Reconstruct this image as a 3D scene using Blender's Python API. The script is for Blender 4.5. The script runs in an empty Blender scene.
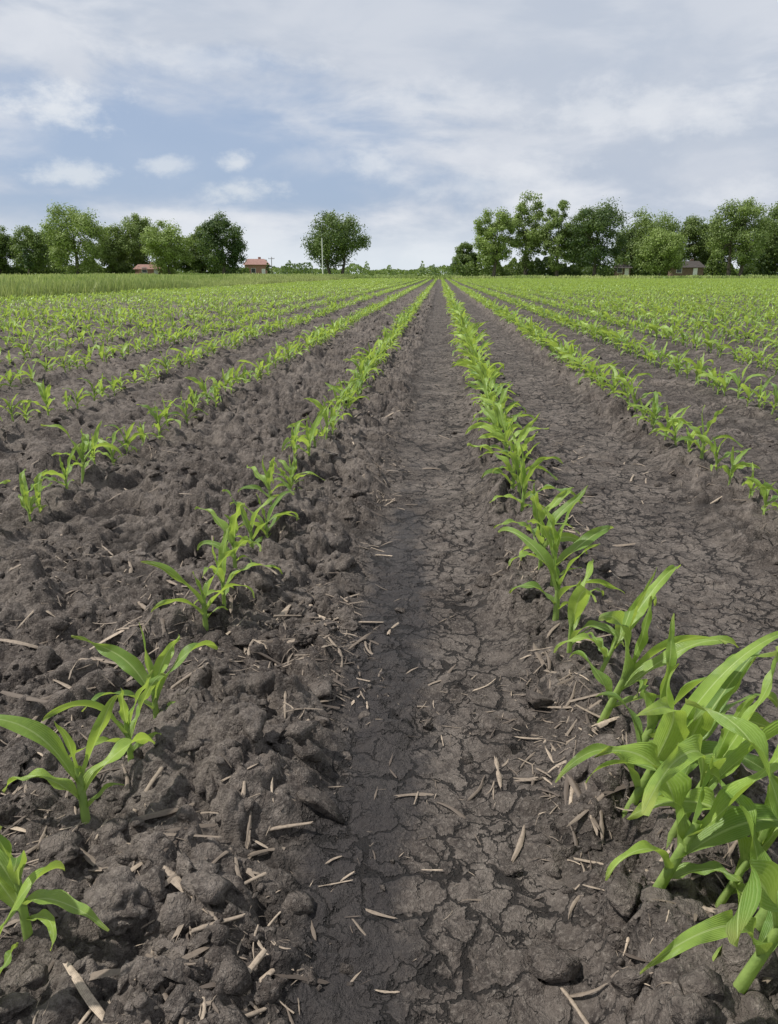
import bpy, math, numpy as np
from mathutils import Vector, noise as mnoise
rng = np.random.default_rng(7)
scene = bpy.context.scene
PSI = math.radians(3.755); PITCH = math.radians(17.83); H = 0.738
COL = scene.collection

# ---------------------------------------------------------------- helpers
def make_mesh(name, V, F, attrs=None, mats=(), matidx=None, smooth=True, link=True):
    V = np.asarray(V, np.float32); F = np.asarray(F, np.int32)
    k = F.shape[1]
    me = bpy.data.meshes.new(name)
    me.vertices.add(len(V)); me.vertices.foreach_set('co', V.ravel())
    me.loops.add(F.size); me.loops.foreach_set('vertex_index', F.ravel())
    me.polygons.add(len(F))
    me.polygons.foreach_set('loop_start', np.arange(0, F.size, k, dtype=np.int32))
    me.polygons.foreach_set('loop_total', np.full(len(F), k, np.int32))
    me.polygons.foreach_set('use_smooth', np.full(len(F), smooth, bool))
    for m in mats: me.materials.append(m)
    if matidx is not None: me.polygons.foreach_set('material_index', np.asarray(matidx, np.int32))
    me.update(calc_edges=True)
    for an, arr in (attrs or {}).items():
        arr = np.asarray(arr, np.float32)
        if arr.ndim == 1:
            a = me.attributes.new(an, 'FLOAT', 'POINT'); a.data.foreach_set('value', arr)
        else:
            a = me.attributes.new(an, 'FLOAT_VECTOR', 'POINT'); a.data.foreach_set('vector', arr.ravel())
    ob = bpy.data.objects.new(name, me)
    if link: COL.objects.link(ob)
    return ob

def hsh(ix, iy, s):
    n = (ix.astype(np.int64)*374761393 + iy.astype(np.int64)*668265263 + s*1442695041) & 0xffffffff
    n = ((n ^ (n >> 13))*1274126177) & 0xffffffff
    n = ((n ^ (n >> 15))*2246822519) & 0xffffffff
    return ((n ^ (n >> 16)) & 0xffffff)/float(0x1000000)
def vnoise(x, y, s):
    ix = np.floor(x); iy = np.floor(y); fx = x-ix; fy = y-iy
    fx = fx*fx*fx*(fx*(fx*6-15)+10); fy = fy*fy*fy*(fy*(fy*6-15)+10)
    a = hsh(ix, iy, s); b = hsh(ix+1, iy, s); c = hsh(ix, iy+1, s); d = hsh(ix+1, iy+1, s)
    return (a+(b-a)*fx)*(1-fy)+(c+(d-c)*fx)*fy
def fbm(x, y, s, o=4):
    r = 0; a = .5; t = 0
    for i in range(o):
        r = r+a*vnoise(x*2**i+17.3*i, y*2**i-9.1*i, s+i); t += a; a *= .5
    return r/t-.5
def domes(x, y, cell, s, p=.7, flat=.7):
    X = x/cell; Y = y/cell; ix = np.floor(X); iy = np.floor(Y)
    out = np.zeros_like(X)
    for dx in (-1, 0, 1):
        for dy in (-1, 0, 1):
            cx = ix+dx; cy = iy+dy
            px = cx+hsh(cx, cy, s); py = cy+hsh(cx, cy, s+1)
            r = .35+.5*hsh(cx, cy, s+2); pr = hsh(cx, cy, s+3) < p
            an = hsh(cx, cy, s+4)*3.14; c = np.cos(an); sn = np.sin(an)
            ux = (X-px)*c+(Y-py)*sn; uy = -(X-px)*sn+(Y-py)*c
            q = (ux*ux+uy*uy*(1+hsh(cx, cy, s+5)*1.4))/(r*r)
            tilt = (hsh(cx, cy, s+6)-.5)*1.8*ux+(hsh(cx, cy, s+7)-.5)*1.8*uy
            hgt = np.where(pr & (q < 1), np.sqrt(np.clip(1-q, 0, 1))**flat*r*(1+tilt), 0)
            out = np.maximum(out, hgt)
    return out
def sst(a, b, x):
    t = np.clip((x-a)/(b-a), 0, 1); return t*t*(3-2*t)
ROW0 = 0.28; SP = 0.76
def rough_mask(x, y):
    w = x+.08*fbm(x*3, y*2.2, 50, 4)*2
    t1 = sst(-.25, -.12, w)*(1-sst(.12, .24, w))
    t2 = sst(.38, .52, w)*(1-sst(.82, .95, w))
    t3 = .6*sst(1.12, 1.22, w)
    sm = np.maximum(np.maximum(t1, t2), t3)
    return 1-.93*sm
def hgt(x, y, fine=True):
    x = np.asarray(x, float); y = np.asarray(y, float)
    R = rough_mask(x, y)
    far = 1-sst(18, 60, np.hypot(x, y))
    wx = fbm(x*11, y*11, 3, 4); wy = fbm(x*11, y*11, 5, 4)
    fx = x+.07*wx+.012*fbm(x*60, y*60, 8, 3); fy = y+.07*wy+.012*fbm(x*60, y*60, 9, 3)
    patch = sst(.15, .8, fbm(x*2.6, y*2.6, 60, 4)+.5)
    h = .062*domes(fx, fy, .19, 111, .5, .45)*patch + .050*domes(fx, fy, .095, 11, .5, .5)*(.35+.65*patch) + .026*domes(fx, fy, .045, 21, .5, .6)
    if fine: h = h + .012*domes(fx, fy, .021, 31, .6)+.018*fbm(x*45, y*45, 140, 3)
    h = h*R + R*.045*fbm(x*6, y*6, 40, 5)
    d = np.abs((x-ROW0+SP/2) % SP-SP/2)
    h = h + .014*np.exp(-(d/.09)**2)
    h = h - .022*(1-R)
    h = h + .012*fbm(x*3, y*3, 70, 4)+(.006*fbm(x*40, y*40, 80, 3) if fine else 0)
    sc = sst(.42, .75, vnoise(x*5, y*3.5, 95))
    h = h + (1-R)*(.016*domes(fx, fy, .07, 91, .35)*sc+(.009*domes(fx, fy, .024, 96, .45)*sst(.25, .75, vnoise(x*7, y*5, 97)) if fine else 0))
    h = h*far
    return h + .24*(1-sst(-14.5, -11.6, x))
# ------------------------------------------------------- node helpers
def new_mat(name):
    m = bpy.data.materials.new(name); m.use_nodes = True
    nt = m.node_tree; nt.nodes.clear()
    return m, nt
class NB:
    def __init__(s, nt): s.nt = nt
    def n(s, t, **kw):
        nd = s.nt.nodes.new(t)
        for k, v in kw.items(): setattr(nd, k, v)
        return nd
    def lk(s, a, b): s.nt.links.new(a, b)
    def setin(s, sock, v):
        if hasattr(v, 'is_output') or isinstance(v, bpy.types.NodeSocket): s.lk(v, sock)
        else: sock.default_value = v
    def math(s, op, a, b=0.0, c=None, clamp=False):
        nd = s.n('ShaderNodeMath', operation=op, use_clamp=clamp)
        s.setin(nd.inputs[0], a); s.setin(nd.inputs[1], b)
        if c is not None: s.setin(nd.inputs[2], c)
        return nd.outputs[0]
    def mixc(s, f, a, b, bt='MIX'):
        nd = s.n('ShaderNodeMix', data_type='RGBA', blend_type=bt)
        s.setin(nd.inputs[0], f); s.setin(nd.inputs[6], a); s.setin(nd.inputs[7], b)
        return nd.outputs[2]
    def mr(s, v, a, b, c=0., d=1., smooth=True):
        nd = s.n('ShaderNodeMapRange', interpolation_type='SMOOTHSTEP' if smooth else 'LINEAR')
        s.setin(nd.inputs[0], v); nd.inputs[1].default_value = a; nd.inputs[2].default_value = b
        nd.inputs[3].default_value = c; nd.inputs[4].default_value = d
        return nd.outputs[0]
    def noise(s, vec, scale, detail=4, rough=.6, dist=0., out=0):
        nd = s.n('ShaderNodeTexNoise'); s.lk(vec, nd.inputs['Vector'])
        nd.inputs['Scale'].default_value = scale; nd.inputs['Detail'].default_value = detail
        nd.inputs['Roughness'].default_value = rough; nd.inputs['Distortion'].default_value = dist
        return nd.outputs[out]
    def attr(s, name, out='Fac'):
        return s.n('ShaderNodeAttribute', attribute_name=name).outputs[out]
def rgb(*c): return (c[0], c[1], c[2], 1)

# ---------------------------------------------------------------- soil material
def soil_material(name, ground=True):
    m, nt = new_mat(name); b = NB(nt)
    pos = b.n('ShaderNodeNewGeometry').outputs['Position']
    rough = b.attr('rough'); wet = b.attr('wet'); ht = b.attr('relief')
    n1 = b.noise(pos, 3.5, 5, .7); n2 = b.noise(pos, 32, 4, .72); n3 = b.noise(pos, 170, 4, .75)
    base = b.mixc(b.mr(n1, .36, .64), rgb(.082, .067, .057), rgb(.190, .161, .138))
    base = b.mixc(b.mr(n2, .40, .66, 0, .8), base, rgb(.040, .032, .028))
    base = b.mixc(b.mr(n3, .46, .74, 0, .65), base, rgb(.30, .262, .226))
    dark = b.mixc(b.mr(ht, -.012, .018), rgb(.018, .015, .013), base)  # shade in low crevices between clods painted into the soil colour
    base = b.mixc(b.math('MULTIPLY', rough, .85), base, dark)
    wn = b.math('ADD', wet, b.math('MULTIPLY', b.math('SUBTRACT', b.noise(pos, 7, 5, .75, .6), .5), 1.7))
    wf = b.mr(wn, .40, .92)
    base = b.mixc(b.math('MULTIPLY', wf, .84), base, rgb(.034, .030, .030))
    wv = b.n('ShaderNodeVectorMath', operation='SCALE'); b.lk(b.noise(pos, 18, 4, .65, out=1), wv.inputs[0]); wv.inputs['Scale'].default_value = .075
    ad = b.n('ShaderNodeVectorMath', operation='ADD'); b.lk(pos, ad.inputs[0]); b.lk(wv.outputs[0], ad.inputs[1])
    fl = b.n('ShaderNodeVectorMath', operation='MULTIPLY'); b.lk(ad.outputs[0], fl.inputs[0]); fl.inputs[1].default_value = (1, 1, 0.0 if ground else 1)
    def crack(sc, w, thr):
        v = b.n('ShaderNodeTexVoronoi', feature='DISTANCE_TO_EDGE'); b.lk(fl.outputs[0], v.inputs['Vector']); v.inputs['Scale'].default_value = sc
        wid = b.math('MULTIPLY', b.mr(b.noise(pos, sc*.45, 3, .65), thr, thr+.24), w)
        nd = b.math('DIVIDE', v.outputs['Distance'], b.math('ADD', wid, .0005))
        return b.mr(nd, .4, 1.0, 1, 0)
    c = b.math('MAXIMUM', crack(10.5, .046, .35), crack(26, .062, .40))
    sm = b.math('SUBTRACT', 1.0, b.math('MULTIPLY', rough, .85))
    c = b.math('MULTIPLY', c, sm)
    base = b.mixc(b.math('MULTIPLY', c, .92), base, rgb(.012, .010, .009))  # crack shade painted in near-black, along with darker moist soil inside
    if ground:
        g = b.attr('grass')
        gn = b.noise(pos, .25, 5, .6); gn2 = b.noise(pos, 3, 4, .7)
        gc = b.mixc(b.mr(gn, .35, .65), rgb(.15, .22, .05), rgb(.26, .32, .10))
        gc = b.mixc(b.mr(gn2, .4, .8, 0, .4), gc, rgb(.08, .13, .03))
        base = b.mixc(g, base, gc)
    p = b.n('ShaderNodeBsdfPrincipled'); b.lk(base, p.inputs['Base Color'])
    b.lk(b.mr(wf, 0, 1, .92, .60), p.inputs['Roughness']); p.inputs['Specular IOR Level'].default_value = .3
    hh = b.math('ADD', b.math('MULTIPLY', n2, .017), b.math('MULTIPLY', n3, .0085))
    hh = b.math('SUBTRACT', hh, b.math('MULTIPLY', c, .010))
    bp = b.n('ShaderNodeBump'); b.lk(hh, bp.inputs['Height']); bp.inputs['Distance'].default_value = 1.0; bp.inputs['Strength'].default_value = 1.0
    b.lk(bp.outputs[0], p.inputs['Normal'])
    o = b.n('ShaderNodeOutputMaterial'); b.lk(p.outputs[0], o.inputs[0])
    return m
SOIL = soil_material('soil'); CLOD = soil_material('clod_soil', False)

# ---------------------------------------------------------------- foliage materials
def leaf_material(name, c1, c2, rib, trans=.35, rough=.42, tcol=None, veins=True):
    m, nt = new_mat(name); b = NB(nt)
    at = b.n('ShaderNodeAttribute', attribute_name='leafuv')
    sep = b.n('ShaderNodeSeparateXYZ'); b.lk(at.outputs['Vector'], sep.inputs[0])
    u, t, tint = sep.outputs
    pos = b.n('ShaderNodeNewGeometry').outputs['Position']
    base = b.mixc(tint, c1, c2)
    if veins:
        base = b.mixc(b.math('MULTIPLY', b.mr(t, .0, .35, 1, 0), .45), base, rib)
        base = b.mixc(b.math('MULTIPLY', b.mr(t, .84, 1.0), .45), base, rgb(.38, .34, .10))
        nn = b.noise(pos, 45, 5, .65); base = b.mixc(b.mr(nn, .4, .7, 0, .5), base, c1)
        au = b.math('ABSOLUTE', u)
        vn = b.math('SINE', b.math('MULTIPLY', u, 42.0))
        base = b.mixc(b.mr(vn, -.2, 1, 0, .22), base, rib)
        base = b.mixc(b.mr(au, .03, .13, .75, 0), base, rib)
    p = b.n('ShaderNodeBsdfPrincipled'); b.lk(base, p.inputs['Base Color']); p.inputs['Roughness'].default_value = rough
    p.inputs['Specular IOR Level'].default_value = .45
    if veins:
        hh = b.math('ADD', b.math('MULTIPLY', vn, .0003), b.math('MULTIPLY', b.mr(au, .0, .12, 1, 0), .0008))
        hh = b.math('ADD', hh, b.math('MULTIPLY', nn, .003))
        bp = b.n('ShaderNodeBump'); b.lk(hh, bp.inputs['Height']); bp.inputs['Distance'].default_value = 1; bp.inputs['Strength'].default_value = .6
        b.lk(bp.outputs[0], p.inputs['Normal'])
    tr = b.n('ShaderNodeBsdfTranslucent')
    tc = b.mixc(.5, base, tcol or c2); b.lk(tc, tr.inputs[0])
    mx = b.n('ShaderNodeMixShader'); mx.inputs[0].default_value = trans
    b.lk(p.outputs[0], mx.inputs[1]); b.lk(tr.outputs[0], mx.inputs[2])
    o = b.n('ShaderNodeOutputMaterial'); b.lk(mx.outputs[0], o.inputs[0])
    return m
CORN = leaf_material('corn_leaf', rgb(.095, .20, .038), rgb(.36, .51, .080), rgb(.46, .57, .22), .42, .36, rgb(.62, .78, .09))
TREELEAF = leaf_material('tree_foliage', rgb(.036, .072, .020), rgb(.25, .33, .085), rgb(.1, .2, .1), .30, .6, rgb(.27, .38, .06), veins=False)
GRASS = leaf_material('grass_blades', rgb(.14, .22, .05), rgb(.42, .46, .18), rgb(.2, .3, .1), .35, .6, rgb(.42, .50, .12), veins=False)
def simple_mat(name, c1, c2, scale=8, rough=.85, bump=.0):
    m, nt = new_mat(name); b = NB(nt)
    pos = b.n('ShaderNodeNewGeometry').outputs['Position']
    n = b.noise(pos, scale, 5, .65)
    p = b.n('ShaderNodeBsdfPrincipled'); b.lk(b.mixc(b.mr(n, .3, .7), c1, c2), p.inputs['Base Color']); p.inputs['Roughness'].default_value = rough
    o = b.n('ShaderNodeOutputMaterial'); b.lk(p.outputs[0], o.inputs[0])
    return m
BARK = simple_mat('bark', rgb(.05, .04, .03), rgb(.13, .11, .09), 3)
def straw_mat():
    m, nt = new_mat('dry_stalk'); b = NB(nt)
    at = b.n('ShaderNodeAttribute', attribute_name='leafuv')
    sep = b.n('ShaderNodeSeparateXYZ'); b.lk(at.outputs['Vector'], sep.inputs[0])
    pos = b.n('ShaderNodeNewGeometry').outputs['Position']
    base = b.mixc(sep.outputs[2], rgb(.065, .050, .040), rgb(.47, .38, .285))
    st = b.noise(pos, 180, 4, .7); base = b.mixc(b.mr(st, .4, .75, 0, .65), base, rgb(.080, .060, .046))
    sn = b.math('SINE', b.math('MULTIPLY', sep.outputs[0], 20.0))
    base = b.mixc(b.mr(sn, -.2, 1, 0, .4), base, rgb(.15, .115, .085))
    p = b.n('ShaderNodeBsdfPrincipled'); b.lk(base, p.inputs['Base Color']); p.inputs['Roughness'].default_value = .75
    o = b.n('ShaderNodeOutputMaterial'); b.lk(p.outputs[0], o.inputs[0])
    return m
STRAW = straw_mat()

# ---------------------------------------------------------------- ground
def axis(pos_max, s0, flat, rates):
    v = [0.]; s = s0
    while v[-1] < pos_max:
        x = v[-1]
        r = 0
        if x > flat:
            for lim, rr in rates:
                if x < lim: r = rr; break
        s *= 1+r; v.append(x+s)
    return np.array(v)
xr = axis(3000, .0040, .75, [(3, .011), (14, .028), (60, .05), (1e9, .18)])
xs = np.concatenate([-xr[:0:-1], xr, [-11.6, -12, -12.4, -13, -14]]); xs = np.unique(np.round(xs, 5))
ys = [.3]
while ys[-1] < 60: ys.append(ys[-1]+.0038*max(.85, ys[-1])**1.3)
s = ys[-1]-ys[-2]
while ys[-1] < 3000: s = min(s*1.12, 300); ys.append(ys[-1]+s)
bk = axis(1500, .02, 0, [(1e9, .25)])
ys = np.unique(np.round(np.concatenate([.3-bk[:0:-1], ys, [109.6, 110.4]]), 5))
GX, GY = np.meshgrid(xs, ys)
nx, ny = len(xs), len(ys)
fx, fy = GX.ravel(), GY.ravel()
Z = hgt(fx, fy); R = rough_mask(fx, fy)
idx = np.arange(nx*ny).reshape(ny, nx)
F = np.stack([idx[:-1, :-1], idx[:-1, 1:], idx[1:, 1:], idx[1:, :-1]], -1).reshape(-1, 4)
grass = np.maximum(1-sst(-12.3, -11.8, fx), sst(109.8, 110.3, fy))
grass = np.maximum(grass, 1-sst(-60, -55, fy))
wet = np.exp(-((fx+.09)/.10)**2)*.95*(1-.7*sst(1.3, 3.2, fy))+.28*np.exp(-((fx-.60)/.10)**2)+.14*(1-R)
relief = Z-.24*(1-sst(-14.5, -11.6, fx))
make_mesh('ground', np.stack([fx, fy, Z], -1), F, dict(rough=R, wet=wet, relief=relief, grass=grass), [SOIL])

# ---------------------------------------------------------------- instancing util
def merge(lib, P, ang, scl, which, tint=None, tilt=None, zs=None):
    Vs, Fs, As = [], [], []; off = 0
    for li, (V, Fc, A) in enumerate(lib):
        sel = np.where(which == li)[0]
        if len(sel) == 0: continue
        n = len(sel); c = np.cos(ang[sel])[:, None]; sn = np.sin(ang[sel])[:, None]
        s_ = scl[sel][:, None]
        x = V[None, :, 0]*s_; y = V[None, :, 1]*s_; z = V[None, :, 2]*(s_ if zs is None else zs[sel][:, None])
        if tilt is not None:
            t = tilt[sel]; ct = np.cos(t)[:, None]; st = np.sin(t)[:, None]
            x, z = x*ct+z*st, -x*st+z*ct
        X = x*c-y*sn+P[sel, 0][:, None]; Y = x*sn+y*c+P[sel, 1][:, None]; Zz = z+P[sel, 2][:, None]
        Vs.append(np.stack([X, Y, Zz], -1).reshape(-1, 3))
        Fs.append((Fc[None]+(np.arange(n)*len(V))[:, None, None]+off).reshape(-1, Fc.shape[1]))
        a = np.repeat(A[None], n, 0).copy()
        if tint is not None: a[:, :, 2] = np.clip(a[:, :, 2]+tint[sel][:, None], 0, 1)
        As.append(a.reshape(-1, 3)); off += n*len(V)
    return np.concatenate(Vs), np.concatenate(Fs), np.concatenate(As)

# ---------------------------------------------------------------- corn plant
def leaf(r, az, z0, L, W, th0, th1, seg, cols, tint, bend=0., twist=0., pw=1.25, off=.003):
    t = np.linspace(0, 1, seg+1)
    wob = r.normal(0, .16, 2)
    th = th0+(th1-th0)*t**pw+wob[0]*np.sin(t*7+wob[1]*9)*t
    a = az+bend*t**1.5
    ds = L/seg
    tm = (t[:-1]+t[1:])/2; thm = th0+(th1-th0)*tm**pw+wob[0]*np.sin(tm*7+wob[1]*9)*tm; am = az+bend*tm**1.5
    px = np.concatenate([[0], np.cumsum(np.cos(thm)*np.cos(am)*ds)])+off*math.cos(az)
    py = np.concatenate([[0], np.cumsum(np.cos(thm)*np.sin(am)*ds)])+off*math.sin(az)
    pz = np.concatenate([[0], np.cumsum(np.sin(thm)*ds)])+z0
    w = W*.5*(np.clip(.40+1.7*t, 0, 1)*np.clip(1-t, 0, 1)**.66*1.28)
    w = np.maximum(w, .0006)
    roll = twist*t**1.3
    S = np.stack([-np.sin(a), np.cos(a), 0*a], -1); N = np.stack([-np.cos(a)*np.sin(th), -np.sin(a)*np.sin(th), np.cos(th)], -1)
    S2 = S*np.cos(roll)[:, None]+N*np.sin(roll)[:, None]; N2 = -S*np.sin(roll)[:, None]+N*np.cos(roll)[:, None]
    fold = np.radians(62*np.exp(-t*7)+16)
    us = np.linspace(-1, 1, cols+1); V = []; A = []
    ph = r.uniform(0, 6.28); fr = r.uniform(9, 22); ra = r.uniform(.08, .24)
    P = np.stack([px, py, pz], -1)
    for u in us:
        ru = ra*W*np.sin(fr*t+ph+(1.3 if u > 0 else 0))*u*u*np.clip(t*4, 0, 1)
        V.append(P+S2*(u*w*np.cos(fold))[:, None]+N2*(abs(u)**1.3*w*np.sin(fold)+ru)[:, None])
        A.append(np.stack([np.full_like(t, u), t, np.full_like(t, tint)], -1))
    V = np.stack(V, 1).reshape(-1, 3); A = np.stack(A, 1).reshape(-1, 3)
    i = np.arange((seg+1)*(cols+1)).reshape(seg+1, cols+1)
    Fq = np.stack([i[:-1, :-1], i[:-1, 1:], i[1:, 1:], i[1:, :-1]], -1).reshape(-1, 4)
    return V, Fq, A
def stalk(z1, r0, r1, sides, rings, lean=(0, 0)):
    t = np.linspace(0, 1, rings+1); an = np.linspace(0, 2*math.pi, sides, endpoint=False)
    V = np.zeros((rings+1, sides, 3)); rr = r0+(r1-r0)*t
    V[:, :, 0] = rr[:, None]*np.cos(an)*1.25+lean[0]*t[:, None]**2; V[:, :, 1] = rr[:, None]*np.sin(an)*.8+lean[1]*t[:, None]**2; V[:, :, 2] = (t*(z1+.02)-.02)[:, None]
    A = np.zeros((rings+1, sides, 3)); A[..., 0] = .5; A[..., 1] = .1; A[..., 2] = .5
    i = np.arange((rings+1)*sides).reshape(rings+1, sides); j = np.roll(i, -1, 1)
    Fq = np.stack([i[:-1], j[:-1], j[1:], i[1:]], -1).reshape(-1, 4)
    return V.reshape(-1, 3), Fq, A.reshape(-1, 3)
def cat(parts):
    Vs, Fs, As = [], [], []; o = 0
    for V, Fq, A in parts:
        Vs.append(V); Fs.append(Fq+o); As.append(A); o += len(V)
    return np.concatenate(Vs), np.concatenate(Fs), np.concatenate(As)
def corn(seed, lod=0, wide=1.0, long=1.0):
    r = np.random.default_rng(seed)
    seg, cols = [(22, 6), (7, 2), (4, 1), (3, 1)][lod]
    n = 6 if lod < 2 else 5
    parts = []
    Ls = [.070, .120, .160, .175, .145, .10]; Ws = [.016, .023, .029, .031, .026, .016]
    idx = range(n) if lod < 2 else list(range(6-n, 6))
    for i in idx:
        f = i/5
        th0 = math.radians(50+32*f+r.uniform(-12, 9))
        th1 = math.radians([-35, -60, -58, -30, 25, 68][i]+r.uniform(-35, 35))
        parts.append(leaf(r, math.pi*i+r.normal(0, .5), .022+.06*f**1.1, Ls[i]*long*r.uniform(.75, 1.2), Ws[i]*r.uniform(.85, 1.15)*wide, th0, th1,
                          seg, cols, r.uniform(.05, .9) if lod < 2 else r.uniform(.4, .95), r.normal(0, .6), r.normal(0, 1.1), r.uniform(1.0, 2.6), .003))
    parts.append(stalk(.09, .0055, .0036, 8 if lod == 0 else 4, 6 if lod == 0 else 1))
    return cat(parts)

LX = [(-.445, .53, .95, .7), (-.452, .625, .98, 0.1), (-.462, .795, 1.0, .2), (-.455, .93, .9, 1.2), (-.463, 1.056, 1.0, -.2), (-.47, 1.36, .92, .5), (-.462, 1.47, .85, 1.0), (-.47, 1.60, .92, -.4),
      (-.475, 1.78, .88, .3), (-.47, 1.93, .85, .9)]
RX = [(.36, .49, 1.35, .9), (.30, .56, 1.35, .3), (.335, .63, 1.3, -.3), (.262, .705, 1.25, -.1), (.31, .79, 1.25, .35), (.272, .87, 1.3, .15), (.30, .97, 1.15, -.5), (.28, 1.08, 1.3, .25), (.30, 1.2, 1.05, 1.), (.27, 1.33, 1.15, .9), (.262, 1.46, 1.1, -.1),
      (.275, 1.6, 1.15, .3), (.268, 1.76, 1.1, .7), (.28, 1.92, 1.1, 0), (.375, .57, 1.3, 1.4), (.35, .735, 1.25, .8), (.325, .90, 1.2, 1.2)]
for k, (x, y, s, a) in enumerate(LX+RX):
    right = x > 0
    V, Fq, A = corn(229+k, 0, 1.0, 1.14 if right and y < 1.3 else 1.0)
    V = V*s; c, sn = math.cos(a), math.sin(a)
    V = np.stack([V[:, 0]*c-V[:, 1]*sn, V[:, 0]*sn+V[:, 1]*c, V[:, 2]], -1)
    if right and y < 1.3: V[:, 0] += .35*np.maximum(V[:, 2], 0)   # leaning away from the track
    ob = make_mesh('corn_plant', V, Fq, dict(leafuv=A), [CORN])
    ob.location = (x, y, float(hgt(np.array([x]), np.array([y]))[0])-.004)
hero_end = 2.02
P = []
for k in range(-15, 90):
    X = ROW0+SP*k
    y = .35+rng.uniform(0, .15)
    while y < 109.5:
        vis = (-.78*y-2.6 < X < .66*y+2.6)
        if k in (0, -1) and y < hero_end+.08: vis = False
        gap = rng.random() < (.03 if math.hypot(X, y) > 7 else .0)
        if vis and not gap: P.append((X+rng.normal(0, .012), y, k))
        y += max(.08, rng.normal(.142, .026))
P = np.array(P); print('plants', len(P))
dist = np.hypot(P[:, 0], P[:, 1])
PZ = hgt(P[:, 0], P[:, 1], False)
scl = np.where(P[:, 2] <= -1, .90, 1.0)*np.clip(rng.normal(1, .13, len(P)), .6, 1.3)
scl[(P[:, 2] <= -2) & (dist < 6)] *= .9
scl *= .93+.35*(vnoise(P[:, 0]*.5, P[:, 1]*.35, 300)-.3)
scl[P[:, 2] == 0] *= 1.16
ang = rng.normal(.2, .8, len(P)); tint = rng.normal(0, .13, len(P))+.10*sst(3, 12, dist); tilt = rng.normal(0, .08, len(P))
P3 = np.stack([P[:, 0], P[:, 1], PZ-.002], -1)
parts = []
for lo, hi, lod, nv, wd in [(0, 4.5, 0, 14, 1.1), (4.5, 16, 1, 16, 1.25), (16, 45, 2, 16, 1.4), (45, 200, 3, 12, 1.6)]:
    m = (dist >= lo) & (dist < hi); lib = [corn(500+lod*50+i, lod, wd) for i in range(nv)]
    parts.append(merge(lib, P3[m], ang[m], scl[m], rng.integers(0, nv, m.sum()), tint[m], tilt[m]))
V, Fq, A = cat(parts); print('corn faces', len(Fq))
make_mesh('corn_rows', V, Fq, dict(leafuv=A), [CORN])

# ---------------------------------------------------------------- clods
import bmesh
def ico(sub, seed):
    bm = bmesh.new(); bmesh.ops.create_icosphere(bm, subdivisions=sub, radius=1)
    V = np.array([v.co[:] for v in bm.verts]); Fq = np.array([[v.index for v in f.verts] for f in bm.faces]); bm.free()
    r = np.random.default_rng(seed)
    for _ in range(7):
        d = r.normal(size=3); d /= np.linalg.norm(d); lim = r.uniform(.35, .8)
        q = V@d; V = V-np.outer(np.maximum(q-lim, 0)*.9, d)
    o = Vector(r.uniform(0, 50, 3)); dis = []
    for v in V:
        p = Vector(v)+o
        f1 = mnoise.voronoi(p*2.1)[0][0]; f2 = mnoise.voronoi(p*5.0)[0][0]
        dis.append(1.15-.50*f1-.22*f2+.30*mnoise.fractal(p*1.3, .8, 2.0, 5))
    V = V*np.array(dis)[:, None]
    V *= r.uniform([.8, .6, .4], [1.35, 1.1, .75])
    return V, Fq, np.zeros((len(V), 3))
def scatter(n, ymax, dens):
    out = []
    while len(out) < n:
        m = n*4
        y = .35+(ymax-.35)*rng.random(m)**2.0
        x = rng.uniform(-1, 1, m)*(1.2+.72*y)-.06*y
        ok = rng.random(m) < dens(x, y)
        out += list(zip(x[ok], y[ok]))
    return np.array(out[:n])
def cl_dens(x, y):
    Rm = rough_mask(x, y)
    d = (Rm-.05)*.5+.4*np.exp(-((x+.30)/.09)**2)+.25*np.exp(-((x-.24)/.05)**2)+.25*np.exp(-((x-.40)/.05)**2)+.03
    return np.clip(d*(.1+1.5*(vnoise(x*5, y*5, 400)**2.5)), 0, 1)
lib = [ico(4, 10+i) for i in range(8)]+[ico(3, 40+i) for i in range(8)]+[ico(2, 60+i) for i in range(10)]
def clods(n, ymax, mu, sg, smin, smax, rngidx):
    xy = scatter(n, ymax, cl_dens)
    s = np.clip(np.exp(rng.normal(math.log(mu), sg, n)), smin, smax)
    z = hgt(xy[:, 0], xy[:, 1])
    return merge(lib, np.stack([xy[:, 0], xy[:, 1], z+s*.02], -1), rng.uniform(0, 6.28, n), s, rng.integers(*rngidx, n), tilt=rng.normal(0, .5, n))
c0 = merge(lib, np.array([(x, y, float(hgt(np.array([x]), np.array([y]))[0])+.004) for x, y in [(-.36, .66), (-.30, .72), (.115, .80), (-.62, .9), (-.25, .98)]]), rng.uniform(0, 6, 5), np.array([.055, .03, .018, .045, .03]), np.array([0, 1, 2, 3, 4]), tilt=np.zeros(5))
c1 = clods(360, 4.0, .022, .38, .012, .052, (0, 16))
c2 = clods(9000, 6.0, .0050, .6, .0018, .014, (16, 26))
c3 = clods(2200, 18.0, .022, .4, .01, .05, (16, 26))
V, Fq, A = cat([c0, c1, c2, c3])
sel = np.ones(len(V))
make_mesh('soil_clods', V, Fq, dict(rough=sel, wet=sel*0, relief=V[:, 2]+.022), [CLOD])

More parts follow.
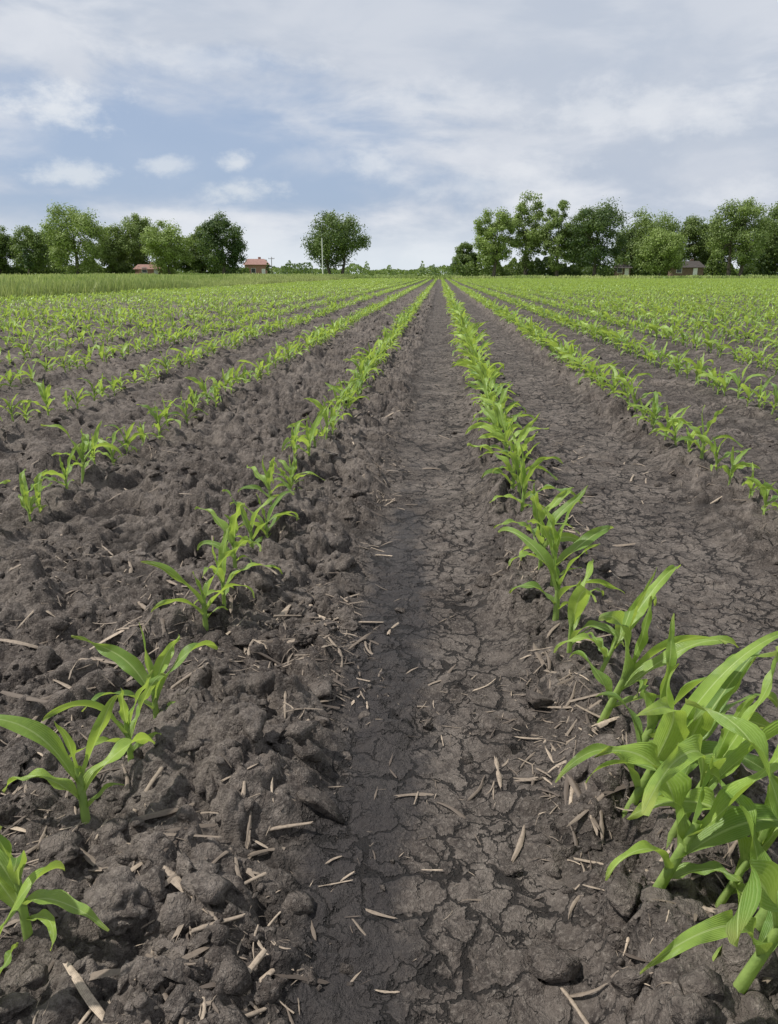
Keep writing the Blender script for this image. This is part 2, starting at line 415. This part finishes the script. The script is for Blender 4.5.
# ---------------------------------------------------------------- residue
def straw(seed, seg=5):
    r = np.random.default_rng(seed)
    W = r.uniform(.03, .12); bendv = r.normal(0, .07); cz = r.normal(0, .03); kink = r.normal(0, .07)
    t = np.linspace(-.5, .5, seg+1); us = np.linspace(-1, 1, 4)
    V = []; A = []
    wv = W*.5*(1-.85*r.random()*np.abs(t*2)**3)*(1+.25*r.normal(size=seg+1))
    curl = r.uniform(.1, .8)
    for u in us:
        V.append(np.stack([t+r.normal(0, .04), bendv*(t*2)**2*.5+kink*np.abs(t)+u*wv, W*curl*.5*(1-u*u)+cz*(t*2)**2], -1))
        A.append(np.stack([0*t+u, t+.5, 0*t+.42], -1))
    V = np.stack(V, 1).reshape(-1, 3); A = np.stack(A, 1).reshape(-1, 3)
    i = np.arange((seg+1)*4).reshape(seg+1, 4)
    return V, np.stack([i[:-1, :-1], i[:-1, 1:], i[1:, 1:], i[1:, :-1]], -1).reshape(-1, 4), A
def rod(seed):
    r = np.random.default_rng(seed); V, Fq, A = stalk(1.0, .040, .030, 8, 8)
    k = 1+.25*np.sin(V[:, 2]*14+seed)**8
    V = np.stack([V[:, 2]-.5+r.normal(0, .02, len(V)), V[:, 0]*k+.03*np.sin(V[:, 2]*3+seed), V[:, 1]*k+.03], -1); A[:, 2] = .5; A[:, 0] = np.sin(V[:, 1]*40)
    return V, Fq, A
slib = [straw(i) for i in range(34)]+[rod(i) for i in range(2)]
def st_dens(x, y):
    d = .05+.15*rough_mask(x, y)+1.0*np.exp(-((x+.24)/.085)**2)+.5*np.exp(-((x-.25)/.07)**2)+.3*np.exp(-((x-.42)/.06)**2)+.2*np.exp(-((x+.62)/.08)**2)
    return np.clip(d*(.06+1.9*vnoise(x*5, y*4, 410)**2.8), 0, 1)
def straws(n, ymax, mu, sg, smax):
    xy = scatter(n, ymax, st_dens)
    s = np.clip(np.exp(rng.normal(math.log(mu), sg, n)), .005, smax)
    a = rng.normal(1.2, 1.1, n)
    dx = np.cos(a)*s*.4; dy = np.sin(a)*s*.4
    za = hgt(xy[:, 0]+dx, xy[:, 1]+dy, False); zb = hgt(xy[:, 0]-dx, xy[:, 1]-dy, False); zm = hgt(xy[:, 0], xy[:, 1], False)
    tl = -np.arctan2(za-zb, .8*s)*.8
    z = np.maximum(zm, (za+zb)/2)+.002
    return merge(slib, np.stack([xy[:, 0], xy[:, 1], z], -1), a, s, rng.integers(0, len(slib), n), rng.normal(-.10, .28, n), tl+rng.normal(0, .1, n))
parts = [straws(8500, 5.0, .014, .6, .05), straws(520, 3.5, .038, .36, .075), straws(3000, 14.0, .050, .4, .11)]
big = [(-.175, .60, .08, 1.0, .8), (-.20, .585, .09, 1.15, .7), (-.235, .64, .06, .5, .5), (.005, .79, .028, .05, 1.), (-.30, .60, .05, 1.9, .5), (.16, .60, .05, 2.1, .6), (-.02, .93, .03, 1.4, .7),
       (-.19, .83, .06, .35, .6), (-.21, 1.0, .07, 1.3, .6), (-.14, 1.5, .06, .1, .6), (.02, 1.08, .03, 1.7, .8), (.38, 2.6, .10, 1.2, .5)]
bp_ = np.array([(x, y, float(hgt(np.array([x]), np.array([y]), False)[0])+.004) for x, y, *_ in big])
parts.append(merge([rod(20), rod(21), straw(99, 6)], bp_, np.array([q[3] for q in big]), np.array([q[2] for q in big]), np.array([0, 1, 0, 2, 0, 1, 2, 0, 1, 0, 2, 0]), np.array([q[4]-.5 for q in big])))
V, Fq, A = cat(parts)
make_mesh('crop_residue', V, Fq, dict(leafuv=A), [STRAW])

# ---------------------------------------------------------------- grass
def blades(n, xf, yf, h0, h1, w, seed):
    r = np.random.default_rng(seed)
    x = xf(r, n); y = yf(r, n); z = hgt(x, y, False); a = r.uniform(0, 6.28, n)
    h = r.uniform(h0, h1, n)*(.5+1.0*vnoise(x*.5, y*.15, 5)); ww = w*(1+np.hypot(x, y)/60)
    lx = r.normal(0, .25, n)*h; ly = r.normal(0, .25, n)*h
    c = np.cos(a)*ww; s_ = np.sin(a)*ww
    V = np.zeros((n, 4, 3))
    V[:, 0] = np.stack([x-c, y-s_, z-.02], -1); V[:, 1] = np.stack([x+c, y+s_, z-.02], -1)
    V[:, 2] = np.stack([x+lx+c*.2, y+ly+s_*.2, z+h], -1); V[:, 3] = np.stack([x+lx-c*.2, y+ly-s_*.2, z+h], -1)
    A = np.zeros((n, 4, 3)); A[:, :, 1] = [0, 0, 1, 1]; A[:, :, 2] = np.clip(r.normal(.5, .25, n)+1.1*(vnoise(x*.25, y*.06, 77)-.5), 0, 1)[:, None]
    return V.reshape(-1, 3), np.arange(n*4).reshape(-1, 4), A.reshape(-1, 3)
g = [blades(90000, lambda r, n: -11.9-r.random(n)**1.6*50, lambda r, n: 6+r.random(n)*125, .20, .40, .022, 1),
     blades(30000, lambda r, n: -11.8-r.random(n)*2.5, lambda r, n: 6+r.random(n)**1.3*110, .12, .34, .014, 4),
     blades(26000, lambda r, n: r.uniform(-60, 95, n), lambda r, n: 110+r.random(n)**1.5*25, .15, .5, .06, 2)]
V, Fq, A = cat(g)
make_mesh('grass', V, Fq, dict(leafuv=A), [GRASS])

# ---------------------------------------------------------------- trees
CF = (-math.sin(PSI), math.cos(PSI)); CR = (math.cos(PSI), math.sin(PSI))
def at(b, D):
    return (CF[0]*D+CR[0]*b*D, CF[1]*D+CR[1]*b*D)
def tube(p0, p1, r0, r1, sides=6):
    p0 = np.array(p0, float); p1 = np.array(p1, float); d = p1-p0; d /= np.linalg.norm(d)+1e-9
    u = np.cross(d, [0, 0, 1] if abs(d[2]) < .9 else [1, 0, 0]); u /= np.linalg.norm(u); v = np.cross(d, u)
    an = np.linspace(0, 2*math.pi, sides, endpoint=False)
    ring = np.cos(an)[:, None]*u+np.sin(an)[:, None]*v
    V = np.concatenate([p0+ring*r0, p1+ring*r1]); i = np.arange(sides); j = (i+1) % sides
    return V, np.stack([i, j, j+sides, i+sides], -1), np.zeros((2*sides, 3))
def tree(name, b, D, Ht, Wd, tone=.5, cb=.12, seed=0, ncl=34, per=190, stems=1, shape='round', leafs=.46):
    r = np.random.default_rng(seed*7+3)
    X, Y = at(b, D); rad = Wd/2; wood = []; cr = []
    zb = Ht*cb; ch = Ht-zb
    cents = []
    while len(cents) < ncl:
        q = r.uniform(-1, 1, 3)
        l = np.linalg.norm(q)
        if l > 1 or l < .35 and r.random() < .6: continue
        zz = (q[2]+1)/2
        if shape == 'cone': wf = (1-zz)*1.0+.08
        elif shape == 'tall': wf = .75+.35*math.sin(math.pi*zz)
        else: wf = 1.0+.15*(.5-zz)
        cents.append((q[0]*rad*.86*wf, q[1]*rad*.86*wf, zb+ch*(.06+.87*zz), r.uniform(.09, .19)*Wd*(.6 if shape == 'cone' else 1)))
    for s_ in range(stems):
        ox = (s_-(stems-1)/2)*Wd*.16
        tp = np.array([ox*1.6, r.normal(0, .3), Ht*.55]); bs = np.array([ox, 0, -.3]); mid = bs+(tp-bs)*.45+np.array([r.normal(0, .25), 0, 0])
        wood += [tube(bs, mid, Ht*.020+.1, Ht*.015+.06, 8), tube(mid, tp, Ht*.015+.06, Ht*.008, 8)]
        for c in cents[s_::stems][:14]:
            st = mid+(tp-mid)*r.uniform(0, .9); k = (st+np.array(c[:3]))/2+np.array([0, 0, -.4])
            wood += [tube(st, k, Ht*.007, Ht*.005), tube(k, c[:3], Ht*.005, .03)]
    for cx, cy, cz, cr_ in cents:
        n = int(per*r.uniform(.6, 1.3))
        d = r.normal(size=(n, 3)); d /= np.linalg.norm(d, axis=1)[:, None]
        rr = r.random(n)**.5*(1+.13*r.normal(size=n))
        p = np.array([cx, cy, cz])+d*(rr*cr_)[:, None]*np.array([1, 1, .8])
        nn = d*.9+r.normal(size=(n, 3))*.45+np.array([0, 0, .3]); nn /= np.linalg.norm(nn, axis=1)[:, None]
        u = np.cross(nn, r.normal(size=(n, 3))); u /= np.linalg.norm(u, axis=1)[:, None]; v = np.cross(nn, u)
        sz = (leafs*r.uniform(.4, 1.2, n))[:, None]*.5
        q = np.stack([p-u*sz, p-v*sz*.7, p+u*sz, p+v*sz*.7], 1)
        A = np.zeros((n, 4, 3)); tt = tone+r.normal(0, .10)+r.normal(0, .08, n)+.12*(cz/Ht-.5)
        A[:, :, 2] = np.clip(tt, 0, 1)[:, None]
        cr.append((q.reshape(-1, 3), np.arange(n*4).reshape(-1, 4), A.reshape(-1, 3)))
    w = cat(wood); nw = len(w[1]); c = cat([w]+cr)
    mi = np.ones(len(c[1]), int); mi[:nw] = 0
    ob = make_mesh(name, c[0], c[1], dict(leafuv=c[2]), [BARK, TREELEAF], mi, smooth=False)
    ob.location = (X, Y, 0); ob.rotation_euler[2] = -math.atan2(X, Y)
    return ob
def bx(px): return (px-389)/705.   # bearing tangent table
def hm(pxh, D): return H+pxh*D/777.  # height in m
T = [ # centre, width, height(px), D, tone, cb, shape, stems
 (5, 34, 46, 190, .5, .04, 'round', 1), (37, 38, 51, 200, .36, .03, 'round', 1), (66, 36, 48, 196, .45, .03, 'round', 1), (107, 62, 69, 190, .82, .02, 'round', 1), (140, 38, 48, 200, .6, .03, 'round', 1),
 (166, 44, 58, 205, .64, .02, 'round', 1), (190, 48, 53, 190, .85, .02, 'round', 1), (222, 34, 46, 200, .35, .03, 'round', 1), (239, 46, 59, 185, .06, .02, 'round', 1),
 (341, 62, 60, 180, .20, .14, 'round', 2),
 (459, 24, 32, 205, .40, .02, 'round', 1), (484, 40, 72, 190, .80, .08, 'tall', 1), (513, 40, 78, 196, .72, .08, 'tall', 1), (541, 36, 73, 190, .5, .06, 'tall', 1), (575, 58, 72, 185, .10, .03, 'round', 1),
 (622, 58, 65, 205, .52, .03, 'round', 1), (634, 48, 46, 180, .80, .03, 'round', 1), (664, 40, 58, 205, .5, .03, 'round', 1), (702, 60, 78, 190, .54, .06, 'round', 2), (738, 48, 69, 200, .38, .03, 'round', 1),
 (766, 52, 72, 188, .24, .03, 'round', 1), (806, 50, 72, 192, .4, .03, 'round', 1), (-35, 46, 52, 195, .5, .04, 'round', 1), (850, 50, 64, 196, .35, .03, 'round', 1), (-80, 50, 60, 195, .5, .04, 'round', 1),
 (605, 38, 48, 208, .3, .02, 'round', 1), (682, 38, 54, 212, .3, .02, 'round', 1), (88, 40, 44, 212, .35, .02, 'round', 1), (750, 44, 58, 214, .25, .02, 'round', 1), (725, 38, 58, 212, .3, .02, 'round', 1), (560, 36, 50, 212, .25, .02, 'round', 1),
 (20, 36, 36, 214, .3, .02, 'round', 1), (152, 36, 38, 214, .4, .02, 'round', 1), (208, 32, 34, 214, .35, .02, 'round', 1)]
for i, (px, w, h, D, tone, cb, sh, stn) in enumerate(T):
    Wd = w*D/720.
    tree('deciduous_tree', bx(px), D, hm(h, D), Wd, tone, cb, i+1, int(46+Wd*2.2), 270, stn, sh)
tree('spruce_tree', bx(62), 178, hm(28, 178), 5, .05, .04, 71, 26, 160, 1, 'cone', .5)
tree('spruce_tree', bx(280), 200, hm(14, 200), 2.4, .05, .04, 72, 14, 90, 1, 'cone', .4)
def mass(name, n, fpos, fh, size, tone, seed, zlo=0.):
    r = np.random.default_rng(seed)
    b, D, hmax = fpos(r, n)
    X = CF[0]*D+CR[0]*b*D; Y = CF[1]*D+CR[1]*b*D
    z = zlo+hmax*r.random(n)**.8
    p = np.stack([X, Y, z], -1)
    nn = r.normal(size=(n, 3)); nn /= np.linalg.norm(nn, axis=1)[:, None]
    u = np.cross(nn, r.normal(size=(n, 3))); u /= np.linalg.norm(u, axis=1)[:, None]; v = np.cross(nn, u)
    sz = (size*r.uniform(.5, 1.2, n))[:, None]*.5
    q = np.stack([p-u*sz, p-v*sz*.7, p+u*sz, p+v*sz*.7], 1)
    A = np.zeros((n, 4, 3)); A[:, :, 2] = np.clip(tone+r.normal(0, .12, n)+.6*(vnoise(X*.12, Y*.1, seed)-.5), 0, 1)[:, None]
    make_mesh(name, q.reshape(-1, 3), np.arange(n*4).reshape(-1, 4), dict(leafuv=A.reshape(-1, 3)), [TREELEAF], smooth=False)
def f_r(r, n):
    b = r.uniform(bx(445), bx(880), n); D = r.uniform(196, 210, n); return b, D, .6+8.5*vnoise(b*60, b*0, 9)*(.4+.6*vnoise(b*200, b*0, 19))
def f_l(r, n):
    b = r.uniform(bx(-110), bx(262), n); D = r.uniform(198, 210, n); return b, D, .6+5.0*vnoise(b*60, b*0, 29)
def f_m(r, n):
    b = r.uniform(bx(-300), bx(1100), n); D = r.uniform(620, 680, n); return b, D, 3.+8*vnoise(b*45, b*0, 39)*(.35+.65*vnoise(b*170, b*0, 49))
def f_g(r, n):
    b = r.uniform(bx(262), bx(450), n); D = r.uniform(230, 240, n); return b, D, .3+5.5*np.clip(vnoise(b*140, b*0, 59)*1.6-.7, 0, 1)
mass('hedgerow', 34000, f_r, None, .75, .22, 5); mass('hedgerow', 22000, f_l, None, .75, .4, 6); mass('hedgerow', 5000, f_g, None, .7, .25, 7)
mass('distant_treeline', 60000, f_m, None, 1.8, .4, 8)

# ---------------------------------------------------------------- houses
BRICK = simple_mat('brick', rgb(.28, .15, .12), rgb(.36, .21, .17), 4)
ROOFR = simple_mat('roof_tiles', rgb(.22, .12, .10), rgb(.29, .17, .14), 2)
ROOFG = simple_mat('roof_shingles', rgb(.035, .030, .028), rgb(.06, .05, .045), 2)
SIDING = simple_mat('siding', rgb(.12, .08, .06), rgb(.17, .12, .09), 2)
GLASS = simple_mat('window_glass', rgb(.03, .035, .04), rgb(.05, .055, .06), 2, .15)
WHITE = simple_mat('white_paint', rgb(.6, .6, .6), rgb(.7, .7, .7), 2, .5)
def boxm(name, c, s, mat, parent):
    x, y, z = c; a, b_, h = s[0]/2, s[1]/2, s[2]/2
    V = [(x+i*a, y+j*b_, z+k*h) for k in (-1, 1) for i, j in ((-1, -1), (1, -1), (1, 1), (-1, 1))]
    Fq = [(0, 3, 2, 1), (4, 5, 6, 7), (0, 1, 5, 4), (1, 2, 6, 5), (2, 3, 7, 6), (3, 0, 4, 7)]
    ob = make_mesh(name, V, Fq, None, [mat], smooth=False); ob.parent = parent
def house(name, b, D, L, W, hw, hr, wall, roof):
    X, Y = at(b, D); e = bpy.data.objects.new(name, None); COL.objects.link(e); e.location = (X, Y, 0)
    e.rotation_euler[2] = -math.atan2(X, Y)+.15
    boxm('walls', (0, 0, hw/2-.2), (L, W, hw+.4), wall, e)
    o = .5; l = L/2+o; w = W/2+o; z0 = hw-.05
    V = [(-l, -w, z0), (l, -w, z0), (l, w, z0), (-l, w, z0), (-l*.72, 0, hw+hr), (l*.72, 0, hw+hr)]
    me = bpy.data.meshes.new('roof'); me.from_pydata(V, [], [(0, 1, 5, 4), (1, 2, 5), (2, 3, 4, 5), (3, 0, 4), (3, 2, 1, 0)]); me.materials.append(roof)
    r = bpy.data.objects.new('roof', me); COL.objects.link(r); r.parent = e
    n = max(2, int(L/2.6))
    for i in range(n):
        x = -L/2+L*(i+.5)/n
        if i == n//2: boxm('door', (x, -W/2-.02, 1.05), (1.0, .08, 2.1), WHITE, e)
        else:
            boxm('window_frame', (x, -W/2-.02, 1.6), (1.3, .07, 1.3), WHITE, e); boxm('window', (x, -W/2-.05, 1.6), (1.1, .06, 1.1), GLASS, e)
    boxm('chimney', (L*.2, .8, hw+hr*.8), (.7, .7, 1.6), wall, e)
house('brick_house', bx(269), 216, 5.5, 7, 3.2, 1.5, BRICK, ROOFR)
house('brick_house', bx(171), 194, 5.5, 6, 1.9, 1.1, BRICK, ROOFR)
house('farmhouse', bx(657), 194, 7.5, 7, 2.3, 1.5, SIDING, ROOFG)
house('shed', bx(600), 198, 3.5, 4, 2.2, .9, SIDING, ROOFG)
def pole(name, b, D, h, r0, mat, arm=True):
    X, Y = at(b, D); parts = [tube((0, 0, -.2), (0, 0, h), r0, r0*.7, 10)]
    if arm:
        parts += [tube((-.9, 0, h-.5), (.9, 0, h-.5), .07, .07, 6)]+[tube((k, 0, h-.45), (k, 0, h-.2), .05, .04, 6) for k in (-.8, 0.3, .8)]
    V, Fq, A = cat(parts); ob = make_mesh(name, V, Fq, None, [mat]); ob.location = (X, Y, 0)
pole('utility_pole', bx(329), 172, 8.2, .13, WHITE, False)
pole('utility_pole', bx(283), 230, 5.5, .12, BARK)

# ---------------------------------------------------------------- camera / light / world
cam = bpy.data.cameras.new('camera'); co = bpy.data.objects.new('camera', cam); COL.objects.link(co)
co.location = (0, 0, H); co.rotation_euler = (math.pi/2-PITCH, 0, PSI)
cam.sensor_fit = 'VERTICAL'; cam.sensor_height = 36; cam.lens = 26.02; cam.clip_start = .05; cam.clip_end = 8000
scene.camera = co
S = Vector((-.54, -.05, .84)).normalized()
sun = bpy.data.lights.new('sun', 'SUN'); sun.energy = 4.9; sun.angle = math.radians(1.5); sun.color = (1, .96, .90)
so = bpy.data.objects.new('sun', sun); COL.objects.link(so); so.rotation_euler = S.to_track_quat('Z', 'Y').to_euler()
w = bpy.data.worlds.new('World'); scene.world = w; w.use_nodes = True; nt = w.node_tree; nt.nodes.clear(); b = NB(nt)
sky = b.n('ShaderNodeTexSky', sky_type='NISHITA'); sky.sun_disc = False; sky.sun_elevation = math.asin(S.z); sky.sun_rotation = math.atan2(S.x, S.y); sky.dust_density = 1.0; sky.ozone_density = 3.0
bg1 = b.n('ShaderNodeBackground'); b.lk(sky.outputs[0], bg1.inputs[0]); bg1.inputs[1].default_value = .10
d = b.n('ShaderNodeTexCoord').outputs['Generated']
sp = b.n('ShaderNodeSeparateXYZ'); b.lk(d, sp.inputs[0]); dz = sp.outputs[2]
def scaled(v):
    q = b.n('ShaderNodeVectorMath', operation='MULTIPLY'); b.lk(d, q.inputs[0]); q.inputs[1].default_value = v; return q.outputs[0]
na = b.noise(scaled((2.2, 2.2, 6)), 1.0, 7, .55, .3)
nb = b.noise(scaled((6, 6, 17)), 1.0, 7, .54, .3)
def ddir(bt, el):
    bt = math.radians(bt)-PSI; el = math.radians(el); return (math.sin(bt)*math.cos(el), math.cos(bt)*math.cos(el), math.sin(el))
def blob(bt, el, wb, we):
    c = ddir(bt, el); q = b.n('ShaderNodeVectorMath', operation='SUBTRACT'); b.lk(d, q.inputs[0]); q.inputs[1].default_value = c
    q2 = b.n('ShaderNodeVectorMath', operation='MULTIPLY'); b.lk(q.outputs[0], q2.inputs[0]); k = 1/math.radians(wb); q2.inputs[1].default_value = (k, k, 1/math.radians(we))
    q3 = b.n('ShaderNodeVectorMath', operation='LENGTH'); b.lk(q2.outputs[0], q3.inputs[0]); return q3.outputs['Value']
op = b.mr(b.math('ADD', blob(-14, 7.6, 18, 5.2), b.math('MULTIPLY', b.math('SUBTRACT', nb, .5), 2.4)), .35, 1.25, 1, 0)
hz = b.mr(dz, .0, .085, 1, 0)
cc = b.mixc(b.mr(nb, .36, .64), rgb(.49, .555, .665), rgb(.73, .76, .82))
cc = b.mixc(b.mr(na, .40, .60, 0, .6), cc, rgb(.55, .60, .69))
cc = b.mixc(b.math('MULTIPLY', op, .82), cc, rgb(.375, .48, .675))
cc = b.mixc(b.math('MULTIPLY', hz, .75), cc, rgb(.79, .85, .90))
puff = None; pn = b.noise(scaled((20, 20, 34)), 1., 7, .62)
for bt, el, wb, we, a in [(-21.8, 10., 4.2, 1.6, .9), (-21.5, 6.4, 2.6, .9, .75), (-15.2, 7., 1.9, .6, .65), (-10.6, 7.3, 1.4, .7, .8), (-10.4, 5.6, 2.8, 1.0, .75), (-.6, 7.4, 2., 1.4, .55), (-17, 4.0, 6, .8, .4), (9, 6, 6, 2.2, .4), (17, 10, 7, 2, .45), (4, 11, 6, 1.5, .35), (24, 5, 5, 1.2, .4), (-12, 13.2, 7, .9, .4)]:
    v = b.math('ADD', blob(bt, el, wb, we), b.math('MULTIPLY', b.math('SUBTRACT', pn, .5), 3.2))
    m = b.math('MULTIPLY', b.mr(v, .0, 1.2, 1, 0), a)
    puff = m if puff is None else b.math('MAXIMUM', puff, m)
cc = b.mixc(puff, cc, rgb(.85, .87, .90))
bg2 = b.n('ShaderNodeBackground'); b.lk(cc, bg2.inputs[0]); bg2.inputs[1].default_value = 1.0
mx = b.n('ShaderNodeMixShader'); b.lk(b.math('SUBTRACT', 1.0, b.math('MULTIPLY', op, .2)), mx.inputs[0]); b.lk(bg1.outputs[0], mx.inputs[1]); b.lk(bg2.outputs[0], mx.inputs[2])
o = b.n('ShaderNodeOutputWorld'); b.lk(mx.outputs[0], o.inputs[0])
scene.view_settings.view_transform = 'Standard'; scene.view_settings.look = 'None'; scene.view_settings.exposure = 0
